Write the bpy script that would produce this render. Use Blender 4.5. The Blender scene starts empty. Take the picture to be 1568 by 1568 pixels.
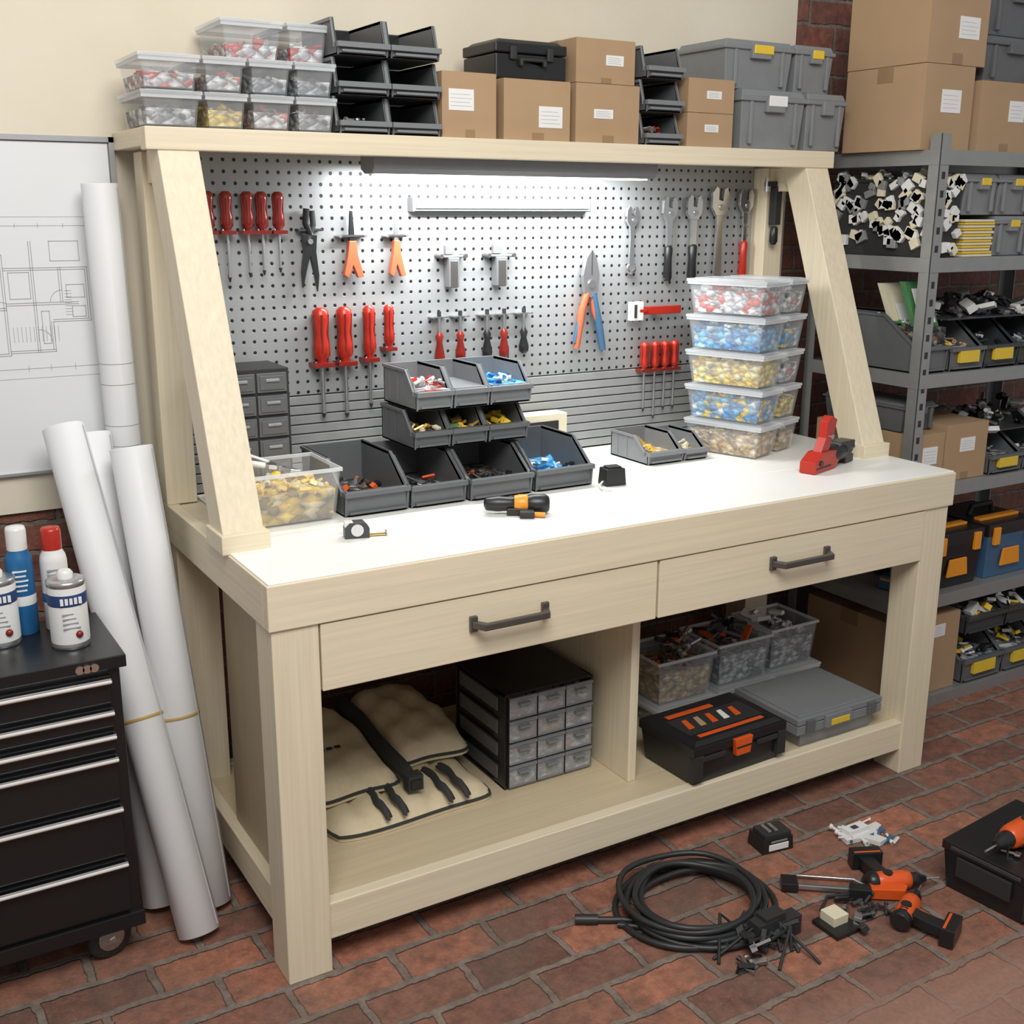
import bpy, math, random
from mathutils import Matrix, Vector
R=random.Random(7)
SC=bpy.context.scene
# ---------------------------------------------------------------- materials
MATS={}
def nm(name):
    m=bpy.data.materials.new(name); m.use_nodes=True; nt=m.node_tree; b=nt.nodes["Principled BSDF"]; MATS[name]=m
    return m,nt,b
def N(nt,t,**k):
    n=nt.nodes.new(t)
    for a,v in k.items(): setattr(n,a,v)
    return n
def mth(nt,op,a,b=None,c=None):
    n=nt.nodes.new("ShaderNodeMath"); n.operation=op
    for i,v in enumerate((a,b,c)):
        if v is None: continue
        if isinstance(v,(int,float)): n.inputs[i].default_value=v
        else: nt.links.new(v,n.inputs[i])
    return n.outputs[0]
def mixc(nt,f,a,b,mode='MIX'):
    n=nt.nodes.new("ShaderNodeMix"); n.data_type='RGBA'; n.blend_type=mode
    for i,v in ((0,f),(6,a),(7,b)):
        if isinstance(v,(int,float)): n.inputs[i].default_value=v
        elif isinstance(v,tuple): n.inputs[i].default_value=(*v[:3],1)
        else: nt.links.new(v,n.inputs[i])
    return n.outputs[2]
def noise(nt,vec,scale,detail=3,rough=.5):
    n=nt.nodes.new("ShaderNodeTexNoise"); n.inputs["Scale"].default_value=scale; n.inputs["Detail"].default_value=detail
    n.inputs["Roughness"].default_value=rough
    if vec is not None: nt.links.new(vec,n.inputs["Vector"])
    return n.outputs[0]
def mapr(nt,v,a,b,c,d):
    n=nt.nodes.new("ShaderNodeMapRange"); nt.links.new(v,n.inputs[0])
    for i,x in enumerate((a,b,c,d)): n.inputs[i+1].default_value=x
    return n.outputs[0]
def objco(nt): return nt.nodes.new("ShaderNodeTexCoord").outputs["Object"]
def bump(nt,b,h,s,d=.01):
    n=nt.nodes.new("ShaderNodeBump"); n.inputs["Strength"].default_value=s; n.inputs["Distance"].default_value=d
    nt.links.new(h,n.inputs["Height"]); nt.links.new(n.outputs[0],b.inputs["Normal"])
def plain(name,col,rough=.5,metal=0,alpha=1,var=.08,vs=30,emit=0):
    m,nt,b=nm(name)
    f=noise(nt,objco(nt),vs)
    lo=tuple(c*(1-var) for c in col); hi=tuple(min(1,c*(1+var)) for c in col)
    nt.links.new(mixc(nt,f,lo,hi),b.inputs["Base Color"])
    b.inputs["Roughness"].default_value=rough; b.inputs["Metallic"].default_value=metal; b.inputs["Alpha"].default_value=alpha
    if emit: b.inputs["Emission Color"].default_value=(*col,1); b.inputs["Emission Strength"].default_value=emit
    return m
def wood(name,axis,col=(.75,.66,.485)):
    m,nt,b=nm(name); co=objco(nt); mp=N(nt,"ShaderNodeMapping"); nt.links.new(co,mp.inputs[0])
    s=[110,110,110]; s[axis]=2.5; mp.inputs["Scale"].default_value=s
    f=noise(nt,mp.outputs[0],1.0,4,.6); g=noise(nt,co,2.5,2)
    c=mixc(nt,mapr(nt,f,.3,.7,0,1),tuple(c*.90 for c in col),tuple(c*1.05 for c in col))
    c=mixc(nt,mapr(nt,g,.35,.7,0,.15),c,(col[0]*.9,col[1]*.84,col[2]*.72))
    nt.links.new(c,b.inputs["Base Color"]); b.inputs["Roughness"].default_value=.5
    bump(nt,b,f,.08,.002)
for a,n in enumerate("xyz"): wood("wood_"+n,a)
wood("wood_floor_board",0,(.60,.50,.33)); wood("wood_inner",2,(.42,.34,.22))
def contents(name,cols,scale=48):
    m,nt,b=nm(name); v=N(nt,"ShaderNodeTexVoronoi"); v.distance='CHEBYCHEV'; v.inputs["Scale"].default_value=scale
    co=objco(nt); mp=N(nt,"ShaderNodeMapping"); mp.inputs["Rotation"].default_value=(.5,.7,.4); mp.inputs["Scale"].default_value=(1,1,1.5); nt.links.new(co,mp.inputs[0]); nt.links.new(mp.outputs[0],v.inputs["Vector"])
    sp=N(nt,"ShaderNodeSeparateColor"); nt.links.new(v.outputs["Color"],sp.inputs[0])
    r=N(nt,"ShaderNodeValToRGB"); r.color_ramp.interpolation='CONSTANT'; e=r.color_ramp.elements
    while len(e)<len(cols): e.new(.5)
    for i,c in enumerate(cols): e[i].position=i/len(cols); e[i].color=(*c,1)
    nt.links.new(sp.outputs[0],r.inputs[0])
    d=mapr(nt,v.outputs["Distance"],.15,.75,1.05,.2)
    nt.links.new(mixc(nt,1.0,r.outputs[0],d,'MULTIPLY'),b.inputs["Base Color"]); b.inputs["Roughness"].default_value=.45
    bump(nt,b,mth(nt,'SUBTRACT',1.0,v.outputs["Distance"]),.8,.01)
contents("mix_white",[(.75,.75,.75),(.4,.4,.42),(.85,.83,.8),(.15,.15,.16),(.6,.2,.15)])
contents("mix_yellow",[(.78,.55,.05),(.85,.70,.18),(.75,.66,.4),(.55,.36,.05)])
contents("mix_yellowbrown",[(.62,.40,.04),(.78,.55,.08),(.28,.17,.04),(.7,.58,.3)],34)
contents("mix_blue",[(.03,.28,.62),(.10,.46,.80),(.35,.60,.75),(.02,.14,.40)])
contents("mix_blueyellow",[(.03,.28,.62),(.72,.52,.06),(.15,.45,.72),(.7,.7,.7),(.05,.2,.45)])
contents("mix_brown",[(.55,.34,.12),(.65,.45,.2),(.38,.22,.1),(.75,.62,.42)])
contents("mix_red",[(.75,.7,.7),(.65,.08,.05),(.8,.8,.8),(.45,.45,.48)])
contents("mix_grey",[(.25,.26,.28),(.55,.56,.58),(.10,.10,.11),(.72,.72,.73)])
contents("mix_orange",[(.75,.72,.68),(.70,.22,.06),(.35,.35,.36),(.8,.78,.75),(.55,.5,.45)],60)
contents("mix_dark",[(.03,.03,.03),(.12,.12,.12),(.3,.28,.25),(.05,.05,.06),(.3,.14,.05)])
plain("white_top",(.84,.83,.775),.35,var=.03,vs=5)
plain("dark_gap",(.05,.04,.03),.8)
plain("steel",(.50,.50,.50),.32,.9)
plain("chrome",(.72,.72,.72),.2,1)
plain("handle_metal",(.17,.16,.15),.38,.8)
plain("rack_steel",(.33,.335,.33),.42,.5)
plain("lamp_body",(.22,.225,.23),.4,.4)
plain("led_bar",(.42,.43,.44),.3,.5)
plain("lamp_bar_body",(.30,.31,.315),.35,.5)
plain("slat",(.33,.335,.33),.4,.2)
plain("led_glow",(.95,.98,1),.3,0,1,.01,5,6)
plain("bin_grey",(.115,.12,.125),.42)
plain("bin_dark",(.045,.048,.052),.42)
plain("bin_light",(.19,.198,.205),.42)
plain("tote_grey",(.21,.22,.225),.45)
plain("black",(.014,.014,.015),.35)
plain("black_matte",(.024,.024,.024),.65)
plain("cab_black",(.010,.010,.011),.3)
plain("rubber",(.022,.024,.024),.45)
plain("clear",(.78,.81,.83),.16,0,.13,.02)
plain("clear_lid",(.80,.83,.85),.25,0,.45,.02)
plain("drawer_clear",(.55,.57,.59),.15,0,.30,.06)
plain("drawer_dark",(.12,.125,.13),.3)
plain("red",(.42,.022,.010),.3)
plain("red_dark",(.20,.016,.010),.25)
plain("orange",(.72,.10,.015),.35)
plain("orange_yellow",(.80,.30,.02),.35)
plain("salmon",(.55,.12,.05),.4)
plain("blue",(.015,.12,.30),.35)
plain("blue_light",(.08,.38,.72),.4)
plain("tool_blue",(.05,.12,.22),.4)
plain("yellow",(.78,.52,.04),.4)
plain("label_yellow",(.75,.52,.04),.5)
plain("cream",(.72,.66,.48),.5)
plain("cardboard",(.40,.265,.15),.8,var=.07,vs=12)
plain("cardboard_dark",(.22,.135,.07),.8)
plain("tape",(.29,.185,.10),.4)
plain("label",(.78,.78,.76),.5,var=.02)
plain("ink",(.16,.17,.18),.6)
plain("ink_blue",(.02,.05,.16),.5)
plain("paper",(.72,.725,.73),.6,var=.03,vs=4)
plain("paper_end",(.40,.40,.40),.8)
plain("board_white",(.74,.75,.755),.35,var=.02,vs=3)
plain("line_grey",(.30,.31,.32),.6)
plain("canvas",(.66,.56,.37),.85,var=.12,vs=60)
plain("canvas_dark",(.035,.037,.035),.8)
plain("brass",(.60,.40,.12),.35,.7)
plain("band",(.45,.30,.10),.6)
plain("white_plastic",(.72,.72,.69),.35)
plain("green",(.06,.20,.07),.5)
# plaster
m,nt,b=nm("plaster"); co=objco(nt); f=noise(nt,co,1.2,5,.6); g=noise(nt,co,60,4)
nt.links.new(mixc(nt,mapr(nt,f,.35,.7,0,1),(.66,.59,.46),(.74,.68,.55)),b.inputs["Base Color"]); b.inputs["Roughness"].default_value=.85
bump(nt,b,g,.15,.004)
def brick(name,ua,va,bw,bh,c1,c2,mort,ms,patch=False):
    m,nt,b=nm(name); co=objco(nt); sp=N(nt,"ShaderNodeSeparateXYZ"); nt.links.new(co,sp.inputs[0])
    wob=mth(nt,'MULTIPLY',mth(nt,'SUBTRACT',noise(nt,co,9,5,.65),.5),.032)
    wo2=mth(nt,'MULTIPLY',mth(nt,'SUBTRACT',noise(nt,co,14,4,.65),.5),.026)
    cb=N(nt,"ShaderNodeCombineXYZ"); nt.links.new(mth(nt,'ADD',sp.outputs[ua],wob),cb.inputs[0]); nt.links.new(mth(nt,'ADD',sp.outputs[va],wo2),cb.inputs[1])
    t=N(nt,"ShaderNodeTexBrick"); nt.links.new(cb.outputs[0],t.inputs["Vector"])
    for k,v in (("Scale",1),("Mortar Size",ms),("Mortar Smooth",.35),("Bias",0),("Brick Width",bw),("Row Height",bh)): t.inputs[k].default_value=v
    t.inputs["Color1"].default_value=(*c1,1); t.inputs["Color2"].default_value=(*c2,1); t.inputs["Mortar"].default_value=(*mort,1)
    f=noise(nt,co,26,7,.75); g=noise(nt,co,3,4,.65); h2=noise(nt,co,90,4,.7); g2=noise(nt,co,9,3,.6)
    c=mixc(nt,1.0,t.outputs[0],mapr(nt,f,.25,.75,.38,1.55),'MULTIPLY')
    c=mixc(nt,mapr(nt,g,.42,.72,0,.6),c,(.15,.11,.085))
    c=mixc(nt,mapr(nt,g2,.55,.70,0,.45),c,(.10,.06,.045))
    c=mixc(nt,mapr(nt,h2,.60,.72,0,.5),c,(.34,.26,.20))
    h=mth(nt,'ADD',mth(nt,'SUBTRACT',1.0,t.outputs["Fac"]),mth(nt,'MULTIPLY',f,.7)); st=.85
    if patch:
        # dusty worn area of the floor towards the front right
        e=mth(nt,'ADD',sp.outputs[1],mth(nt,'MULTIPLY',sp.outputs[0],.165))
        e=mth(nt,'ADD',e,mth(nt,'MULTIPLY',mth(nt,'SUBTRACT',noise(nt,co,3,4),.5),.25))
        k=mapr(nt,e,-.52,-.40,1,0)
        dust=mixc(nt,noise(nt,co,90,5,.7),(.17,.085,.06),(.34,.20,.145))
        c=mixc(nt,mth(nt,'MULTIPLY',k,.88),c,dust)
        h=mth(nt,'MULTIPLY',h,mth(nt,'SUBTRACT',1.0,mth(nt,'MULTIPLY',k,.8)))
    nt.links.new(c,b.inputs["Base Color"]); b.inputs["Roughness"].default_value=.8
    bump(nt,b,h,st,.010)
brick("brick_wall",0,2,.23,.078,(.23,.075,.048),(.14,.050,.035),(.18,.145,.115),.007)
brick("brick_floor",0,1,.235,.112,(.40,.155,.09),(.16,.070,.050),(.225,.175,.14),.011,True)
# pegboard
m,nt,b=nm("pegboard_metal"); co=objco(nt); sp=N(nt,"ShaderNodeSeparateXYZ"); nt.links.new(co,sp.inputs[0])
P=.0275
u=mth(nt,'SUBTRACT',mth(nt,'FRACT',mth(nt,'DIVIDE',sp.outputs[0],P)),.5); v=mth(nt,'SUBTRACT',mth(nt,'FRACT',mth(nt,'DIVIDE',sp.outputs[2],P)),.5)
d=mth(nt,'SQRT',mth(nt,'ADD',mth(nt,'MULTIPLY',u,u),mth(nt,'MULTIPLY',v,v)))
k=mapr(nt,d,.14,.18,0,1)
nt.links.new(mixc(nt,k,(.02,.02,.022),(.35,.36,.36)),b.inputs["Base Color"]); b.inputs["Roughness"].default_value=.4; b.inputs["Metallic"].default_value=.25
bump(nt,b,k,.5,.003)
# ---------------------------------------------------------------- mesh builder
class B:
    def __init__(s,name): s.n=name; s.v=[]; s.f=[]; s.mi=[]; s.sm=[]; s.ml=[]; s.M=Matrix.Identity(4)
    def at(s,x=0,y=0,z=0,rz=0,rx=0,ry=0):
        s.M=Matrix.Translation((x,y,z))@Matrix.Rotation(math.radians(rz),4,'Z')@Matrix.Rotation(math.radians(ry),4,'Y')@Matrix.Rotation(math.radians(rx),4,'X'); return s
    def add(s,vs,fs,mat,sm=False):
        if mat not in s.ml: s.ml.append(mat)
        i=s.ml.index(mat); o=len(s.v); s.v+=[tuple(s.M@Vector(q)) for q in vs]
        for f in fs: s.f.append(tuple(o+j for j in f)); s.mi.append(i); s.sm.append(sm)
        return s
    def box(s,a,b,mat):
        x0,x1=sorted((a[0],b[0])); y0,y1=sorted((a[1],b[1])); z0,z1=sorted((a[2],b[2]))
        return s.add([(x0,y0,z0),(x1,y0,z0),(x1,y1,z0),(x0,y1,z0),(x0,y0,z1),(x1,y0,z1),(x1,y1,z1),(x0,y1,z1)],
          [(0,3,2,1),(4,5,6,7),(0,1,5,4),(1,2,6,5),(2,3,7,6),(3,0,4,7)],mat)
    def cb(s,c,d,mat,rot=None):
        o=s.M
        if rot: s.M=o@Matrix.Translation(c)@rot
        else: s.M=o@Matrix.Translation(c)
        s.box((-d[0]/2,-d[1]/2,-d[2]/2),(d[0]/2,d[1]/2,d[2]/2),mat); s.M=o; return s
    def tbox(s,cx,cy,z0,w0,d0,z1,w1,d1,mat):
        v=[]
        for z,w,d in ((z0,w0,d0),(z1,w1,d1)): v+=[(cx-w/2,cy-d/2,z),(cx+w/2,cy-d/2,z),(cx+w/2,cy+d/2,z),(cx-w/2,cy+d/2,z)]
        return s.add(v,[(0,3,2,1),(4,5,6,7),(0,1,5,4),(1,2,6,5),(2,3,7,6),(3,0,4,7)],mat)
    def prism(s,p,ax,a,b,mat,sm=False):
        mk={'x':lambda q,t:(t,q[0],q[1]),'y':lambda q,t:(q[0],t,q[1]),'z':lambda q,t:(q[0],q[1],t)}[ax]
        n=len(p); A=sum(p[i][0]*p[(i+1)%n][1]-p[(i+1)%n][0]*p[i][1] for i in range(n))
        flip=(A<0)!=(ax=='y')
        if flip: p=p[::-1]
        if a>b: a,b=b,a
        v=[mk(q,a) for q in p]+[mk(q,b) for q in p]
        return s.add(v,[tuple(range(n))[::-1],tuple(range(n,2*n))]+[(i,(i+1)%n,n+(i+1)%n,n+i) for i in range(n)],mat,sm)
    def lathe(s,prof,o,dr,mat,n=18):
        o=Vector(o); d=Vector(dr).normalized(); a=d.orthogonal().normalized(); c=d.cross(a); v=[];f=[]
        for r,t in prof:
            for k in range(n):
                w=2*math.pi*k/n; v.append(tuple(o+d*t+a*(r*math.cos(w))+c*(r*math.sin(w))))
        m_=len(prof)
        for i in range(m_-1):
            for k in range(n): f.append((i*n+k,i*n+(k+1)%n,(i+1)*n+(k+1)%n,(i+1)*n+k))
        s.add(v,f,mat,True); s.add(v[:n],[tuple(range(n))[::-1]],mat); s.add(v[-n:],[tuple(range(n))],mat); return s
    def cyl(s,p,q,r,mat,r2=None,n=14):
        d=Vector(q)-Vector(p); return s.lathe([(r,0),(r if r2 is None else r2,d.length)],p,d,mat,n)
    def sph(s,c,r,mat,n=12,sq=1):
        return s.lathe([(max(1e-4,r*math.sin(math.pi*i/n)),-r*sq*math.cos(math.pi*i/n)) for i in range(n+1)],c,(0,0,1),mat,n*2)
    def tube(s,pts,r,mat,n=8,closed=False):
        P_=[Vector(p) for p in pts]; L=len(P_); v=[];f=[]; up=None
        for i in range(L):
            if closed: t=P_[(i+1)%L]-P_[i-1]
            else: t=P_[min(i+1,L-1)]-P_[max(i-1,0)]
            t.normalize()
            if up is None: up=t.orthogonal().normalized()
            up=(up-t*up.dot(t)).normalized(); w=t.cross(up)
            rr=r[i] if isinstance(r,(list,tuple)) else r
            for k in range(n):
                a=2*math.pi*k/n; v.append(tuple(P_[i]+up*(rr*math.cos(a))+w*(rr*math.sin(a))))
        for i in range(L if closed else L-1):
            j=(i+1)%L
            for k in range(n): f.append((i*n+k,i*n+(k+1)%n,j*n+(k+1)%n,j*n+k))
        s.add(v,f,mat,True)
        if not closed: s.add(v[:n],[tuple(range(n))[::-1]],mat); s.add(v[-n:],[tuple(range(n))],mat)
        return s
    def pillow(s,x0,y0,x1,y1,zf,th,mat,edge=None,nx=16,ny=20,wr=.003,ph=0.0,quilt=0):
        top=[];bot=[]
        for j in range(ny+1):
            for i in range(nx+1):
                u=2*i/nx-1; v=2*j/ny-1
                uu=u*(1-.06*abs(v)**8); vv=v*(1-.06*abs(u)**8)
                x=(x0+x1)/2+uu*(x1-x0)/2+.004*math.sin(v*5+ph); y=(y0+y1)/2+vv*(y1-y0)/2+.006*math.sin(u*3+ph)
                e=(max(0,1-abs(u)**5)*max(0,1-abs(v)**5))**.45
                if quilt: e*=.55+.45*abs(math.sin((u+1)*.5*math.pi*quilt))**.5
                w=wr*(math.sin(u*7+v*4+ph)+math.sin(v*11-u*3+ph*2)+.6*math.sin(u*17+v*13))*e
                z=zf(x,y); top.append((x,y,z+th*.3+th*.7*e+w)); bot.append((x,y,z+.001))
        W_=nx+1; f=[(j*W_+i,j*W_+i+1,(j+1)*W_+i+1,(j+1)*W_+i) for j in range(ny) for i in range(nx)]
        s.add(top,f,mat,True); s.add(bot,[q[::-1] for q in f],mat,True)
        per=[i for i in range(W_)]+[j*W_+nx for j in range(1,ny+1)]+[ny*W_+i for i in range(nx-1,-1,-1)]+[j*W_ for j in range(ny-1,0,-1)]
        n=len(per); v=[bot[k] for k in per]+[top[k] for k in per]
        s.add(v,[(k,(k+1)%n,n+(k+1)%n,n+k) for k in range(n)],mat,True)
        if edge: s.tube([((bot[k][0]+top[k][0])/2,(bot[k][1]+top[k][1])/2,top[k][2]*.8+bot[k][2]*.2) for k in per],.0045,edge,6,True)
        return s
    def tub(s,x0,y0,x1,y1,z0,z1,mat,t=.003,tp=.9,rim=True):
        cx,cy=(x0+x1)/2,(y0+y1)/2; v=[]
        def rect(k,ins,z):
            w,d=(x1-x0)/2*k-ins,(y1-y0)/2*k-ins
            return [(cx-w,cy-d,z),(cx+w,cy-d,z),(cx+w,cy+d,z),(cx-w,cy+d,z)]
        v=rect(tp,0,z0)+rect(1,0,z1)+rect(1,t,z1)+rect(tp,t,z0+t)
        f=[(0,3,2,1)]
        for a in (0,4,8):
            for k in range(4): f.append((a+k,a+(k+1)%4,a+4+(k+1)%4,a+4+k))
        f.append((12,13,14,15)); s.add(v,f,mat)
        if rim:
            e=.004
            for a,b_ in (((x0-e,y0-e),(x1+e,y0+.001)),((x0-e,y1-.001),(x1+e,y1+e)),((x0-e,y0),(x0+.001,y1)),((x1-.001,y0),(x1+e,y1))):
                s.box((a[0],a[1],z1-.008),(b_[0],b_[1],z1+.001),"clear_lid" if mat=="clear" else mat)
        return s
    def junk(s,x0,y0,z0,x1,y1,z1,n,sz,mats,el=1.5):
        for i in range(n):
            c=(R.uniform(x0,x1),R.uniform(y0,y1),R.uniform(z0,z1)); a=sz*R.uniform(.5,1.1)
            rot=Matrix.Rotation(R.uniform(0,6.28),4,'Z')@Matrix.Rotation(R.uniform(-.7,.7),4,'X')@Matrix.Rotation(R.uniform(-.6,.6),4,'Y')
            q=R.random(); mt=R.choice(mats)
            if q<.4: s.cb(c,(a*el*R.uniform(.6,1.3),a*.7,a*R.uniform(.25,.6)),mt,rot)
            elif q<.65:
                o=s.M; s.M=o@Matrix.Translation(c)@rot; h=a*.25
                s.box((-a*.5*el,-a*.15,-h/2),(a*.5*el,a*.15,h/2),mt); s.box((-a*.5*el,-a*.45,-h/2),(-a*.2*el,a*.45,h/2),mt); s.M=o
            else:
                d=rot@Vector((1,0,0))*a*el*.5; cc=Vector(c); s.cyl(cc-d,cc+d,a*.2,mt,None,7); s.cyl(cc+d*.6,cc+d,a*.34,mt,None,7)
        return s
    def done(s,bev=.0015,keep=False,seg=2):
        xs=[q[0] for q in s.v]; ys=[q[1] for q in s.v]; zs=[q[2] for q in s.v]
        o=Vector((0,0,0)) if keep else Vector(((min(xs)+max(xs))/2,(min(ys)+max(ys))/2,min(zs)))
        me=bpy.data.meshes.new(s.n); me.from_pydata([tuple(Vector(q)-o) for q in s.v],[],s.f)
        for m_ in s.ml: me.materials.append(MATS[m_])
        me.polygons.foreach_set("material_index",s.mi); me.polygons.foreach_set("use_smooth",s.sm); me.update()
        ob=bpy.data.objects.new(s.n,me); ob.location=o; SC.collection.objects.link(ob)
        if bev:
            md=ob.modifiers.new("bevel","BEVEL"); md.width=bev; md.segments=seg; md.limit_method='ANGLE'; md.angle_limit=math.radians(50); md.use_clamp_overlap=True
        return ob
# ---------------------------------------------------------------- room
B("floor").box((-4,-5,-.1),(5,1.0,0),"brick_floor").done(0,True)
B("wall_back").box((-4,.88,0),(5,1.0,3.0),"brick_wall").box((-4,.868,.89),(2.12,.88,3.0),"plaster").done(0,True)
# ---------------------------------------------------------------- workbench
L,D,H,W=1.997,.80,.90,.105
b=B("workbench")
for x in (.006,L-W-.006):
    for y in (.006,D-W): b.box((x,y,0),(x+W-.006,y+W-.01,H-.09),"wood_z")
b.box((0,0,.805),(L,.03,H),"wood_x").box((0,D-.03,.805),(L,D,H),"wood_x")
b.box((0,.03,.805),(.03,D-.03,H),"wood_y").box((L-.03,.03,.805),(L,D-.03,H),"wood_y")
b.box((.03,.03,.85),(L-.03,D-.03,.897),"wood_x")
b.box((.004,.004,.8995),(L-.004,.25,.904),"white_top").box((.085,.25,.8995),(L-.004,D-.02,.904),"white_top")
# lower shelf
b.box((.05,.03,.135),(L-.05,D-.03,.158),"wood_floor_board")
b.box((.1,.012,.075),(L-.1,.045,.162),"wood_x").box((.1,D-.05,.075),(L-.1,D-.02,.162),"wood_x")
for x in (.02,L-.05): b.box((x,.1,.075),(x+.03,D-.1,.162),"wood_y")
# divider, side panel
b.box((.985,.13,.158),(1.01,.74,.67),"wood_z")
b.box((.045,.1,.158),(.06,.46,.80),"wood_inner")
b.box((L-.06,.1,.60),(L-.045,D-.1,.80),"wood_y")
# drawer boxes
b.box((.12,.04,.665),(1.88,.70,.80),"wood_x")
b.box((.1,.02,.655),(1.9,.035,.805),"dark_gap")
for x0,x1,h0,h1 in ((.108,.957,.446,.647),(.964,1.889,1.314,1.52)):
    b.box((x0,.004,.657),(x1,.024,.802),"wood_x")
    z=.74
    b.box((h0,-.006,z-.018),(h0+.018,.004,z+.018),"handle_metal").box((h1-.018,-.006,z-.018),(h1,.004,z+.018),"handle_metal")
    b.prism([(h0+.002,-.006),(h0+.016,-.006),(h0+.03,-.026),(h1-.03,-.026),(h1-.016,-.006),(h1-.002,-.006),(h1-.018,-.038),(h0+.018,-.038)],'z',z-.008,z+.008,"handle_metal")
# uprights, braces and top shelf
for x in (0.0,L-.095):
    b.box((x,.725,.9),(x+.075,.80,1.73),"wood_z")
    b.prism([(.25,.93),(.345,.93),(.655,1.73),(.56,1.73)],'x',x-.005,x+.085,"wood_z")
    b.box((x-.012,.24,.9),(x+.094,.355,.942),"wood_x")
    b.box((x+.01,.60,1.66),(x+.07,.76,1.73),"wood_y")
b.box((-.03,.555,1.727),(2.007,.60,1.775),"wood_x").box((-.03,.60,1.735),(2.007,.866,1.7745),"wood_y")
b.done(.0025)
b=B("pegboard"); b.box((.077,.785,1.135),(1.9,.797,1.735),"pegboard_metal"); b.done(0,True)
b=B("slatwall_panel"); b.box((.077,.79,.905),(1.9,.797,1.134),"bin_dark")
for i in range(9): b.box((.077,.781,.907+i*.0253),(1.9,.79,.907+i*.0253+.0222),"slat")
b.done(.002)
# strip lamps
b=B("strip_light"); b.prism([(.603,1.734),(.683,1.734),(.683,1.70),(.66,1.688),(.62,1.688),(.603,1.70)],'x',.52,1.38,"lamp_body")
b.box((.54,.624,1.684),(1.36,.656,1.69),"led_glow"); b.done(.001)
b=B("led_light_bar"); b.box((.70,.755,1.60),(1.26,.785,1.632),"lamp_bar_body").box((.705,.75,1.606),(1.255,.756,1.624),"steel").box((.695,.752,1.598),(.70,.786,1.634),"lamp_body").box((1.26,.752,1.598),(1.265,.786,1.634),"lamp_body").box((1.14,.749,1.610),(1.22,.751,1.620),"lamp_body"); b.done(.002)
# ---------------------------------------------------------------- bins / tubs / boxes
def sbin(x0,y0,z,w,d,h,mat="bin_grey",fill=None,jm=None,label=None,name="storage_bin",n=24,rz=0,fz=.35,sl=.36,lip=.48,js=.024,rim=None,inner=None):
    b=B(name); b.at(x0,y0,z,rz); t=.005; fh=h*lip; rim=rim or mat
    b.box((0,0,0),(w,d,t),mat); b.box((0,d-t,0),(w,d,h),mat)
    for x in (0,w-t): b.prism([(0,0),(d,0),(d,h),(d*sl,h),(.012,fh),(-.008,fh)],'x',x,x+t,mat)
    b.box((0,0,0),(w,t,fh),mat); b.box((-.002,-.012,fh-.012),(w+.002,.002,fh),rim)
    b.box((.01,-.009,.006),(w-.01,0,.012),rim)
    for x in (-.004,w-t):
        b.prism([(d*sl,h),(d*sl,h-.008),(d,h-.008),(d,h)],'x',x,x+t+.004,rim)
        b.prism([(.012,fh),(d*sl,h),(d*sl,h-.010),(.014,fh-.012)],'x',x,x+t+.004,rim)
    b.box((-.0015,d*.55,h*.1),(0,d*.58,h*.9),mat).box((-.0015,d*.8,h*.1),(0,d*.83,h*.9),mat)
    if inner: b.box((t,d-t-.002,t),(w-t,d-t,h-.002),inner).box((t,t,t),(w-t,d-t,t+.002),inner)
    if label: b.box((w*.22,-.0145,fh*.35),(w*.78,-.001,fh*.85),label)
    if fill: b.box((t,t,t),(w-t,d-t,h*fz),fill)
    if jm: b.junk(.02,.02,h*fz,w-.02,d-.03,h*fz+.02,n,js,jm)
    return b.done(.0015)
def ctub(x0,y0,z,w,d,h,fill=None,jm=None,lid=False,name="clear_storage_tub",rz=0,lv=.6,n=26,open_junk=0,js=.022):
    b=B(name); b.at(x0,y0,z,rz); b.tub(0,0,w,d,0,h-(.01 if lid else 0),"clear",.003,.88)
    if fill: b.tbox(w/2,d/2,.005,w*.84,d*.84,h*lv,w*.9,d*.9,fill)
    if jm: b.junk(w*.14,d*.12,h*lv,w*.86,d*.88,h*(lv+.1),n,js,jm)
    if open_junk: b.junk(w*.1,d*.1,h*.9,w*.9,d*.9,h*1.15,open_junk,.035,jm,2.2)
    if lid: b.box((-.006,-.006,h-.01),(w+.006,d+.006,h-.002),"clear_lid").box((.01,.01,h-.002),(w-.01,d-.01,h),"clear_lid")
    return b.done(.002)
def carton(x0,y0,z,w,d,h,lab=(.25,.45,.55,.8),rz=0,name="cardboard_box",tape=True):
    b=B(name); b.at(x0,y0,z,rz); b.box((0,0,0),(w,d,h),"cardboard")
    b.box((.001,.001,h),(w-.001,d/2-.001,h+.002),"cardboard").box((.001,d/2+.001,h),(w-.001,d-.001,h+.002),"cardboard")
    b.box((0.0,d/2-.0015,h),(w,d/2+.0015,h+.0012),"cardboard_dark")
    if tape:
        b.box((w*.42,-.0006,0),(w*.60,.001,h*.13),"tape").box((-.0006,d*.4,h*.82),(.001,d*.6,h+.0025),"tape").box((0,d*.4,h+.001),(w,d*.6,h+.0028),"tape")
    if lab:
        a,c,e,g=lab; b.box((w*a,-.0012,h*c),(w*e,0,h*g),"label")
        for i in range(4): b.box((w*(a+.03),-.0016,h*(c+(g-c)*(.2+.18*i))),(w*(e-.04-.03*(i%2)),-.001,h*(c+(g-c)*(.2+.18*i))+.0008),"line_grey")
    return b.done(.0015)
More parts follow.
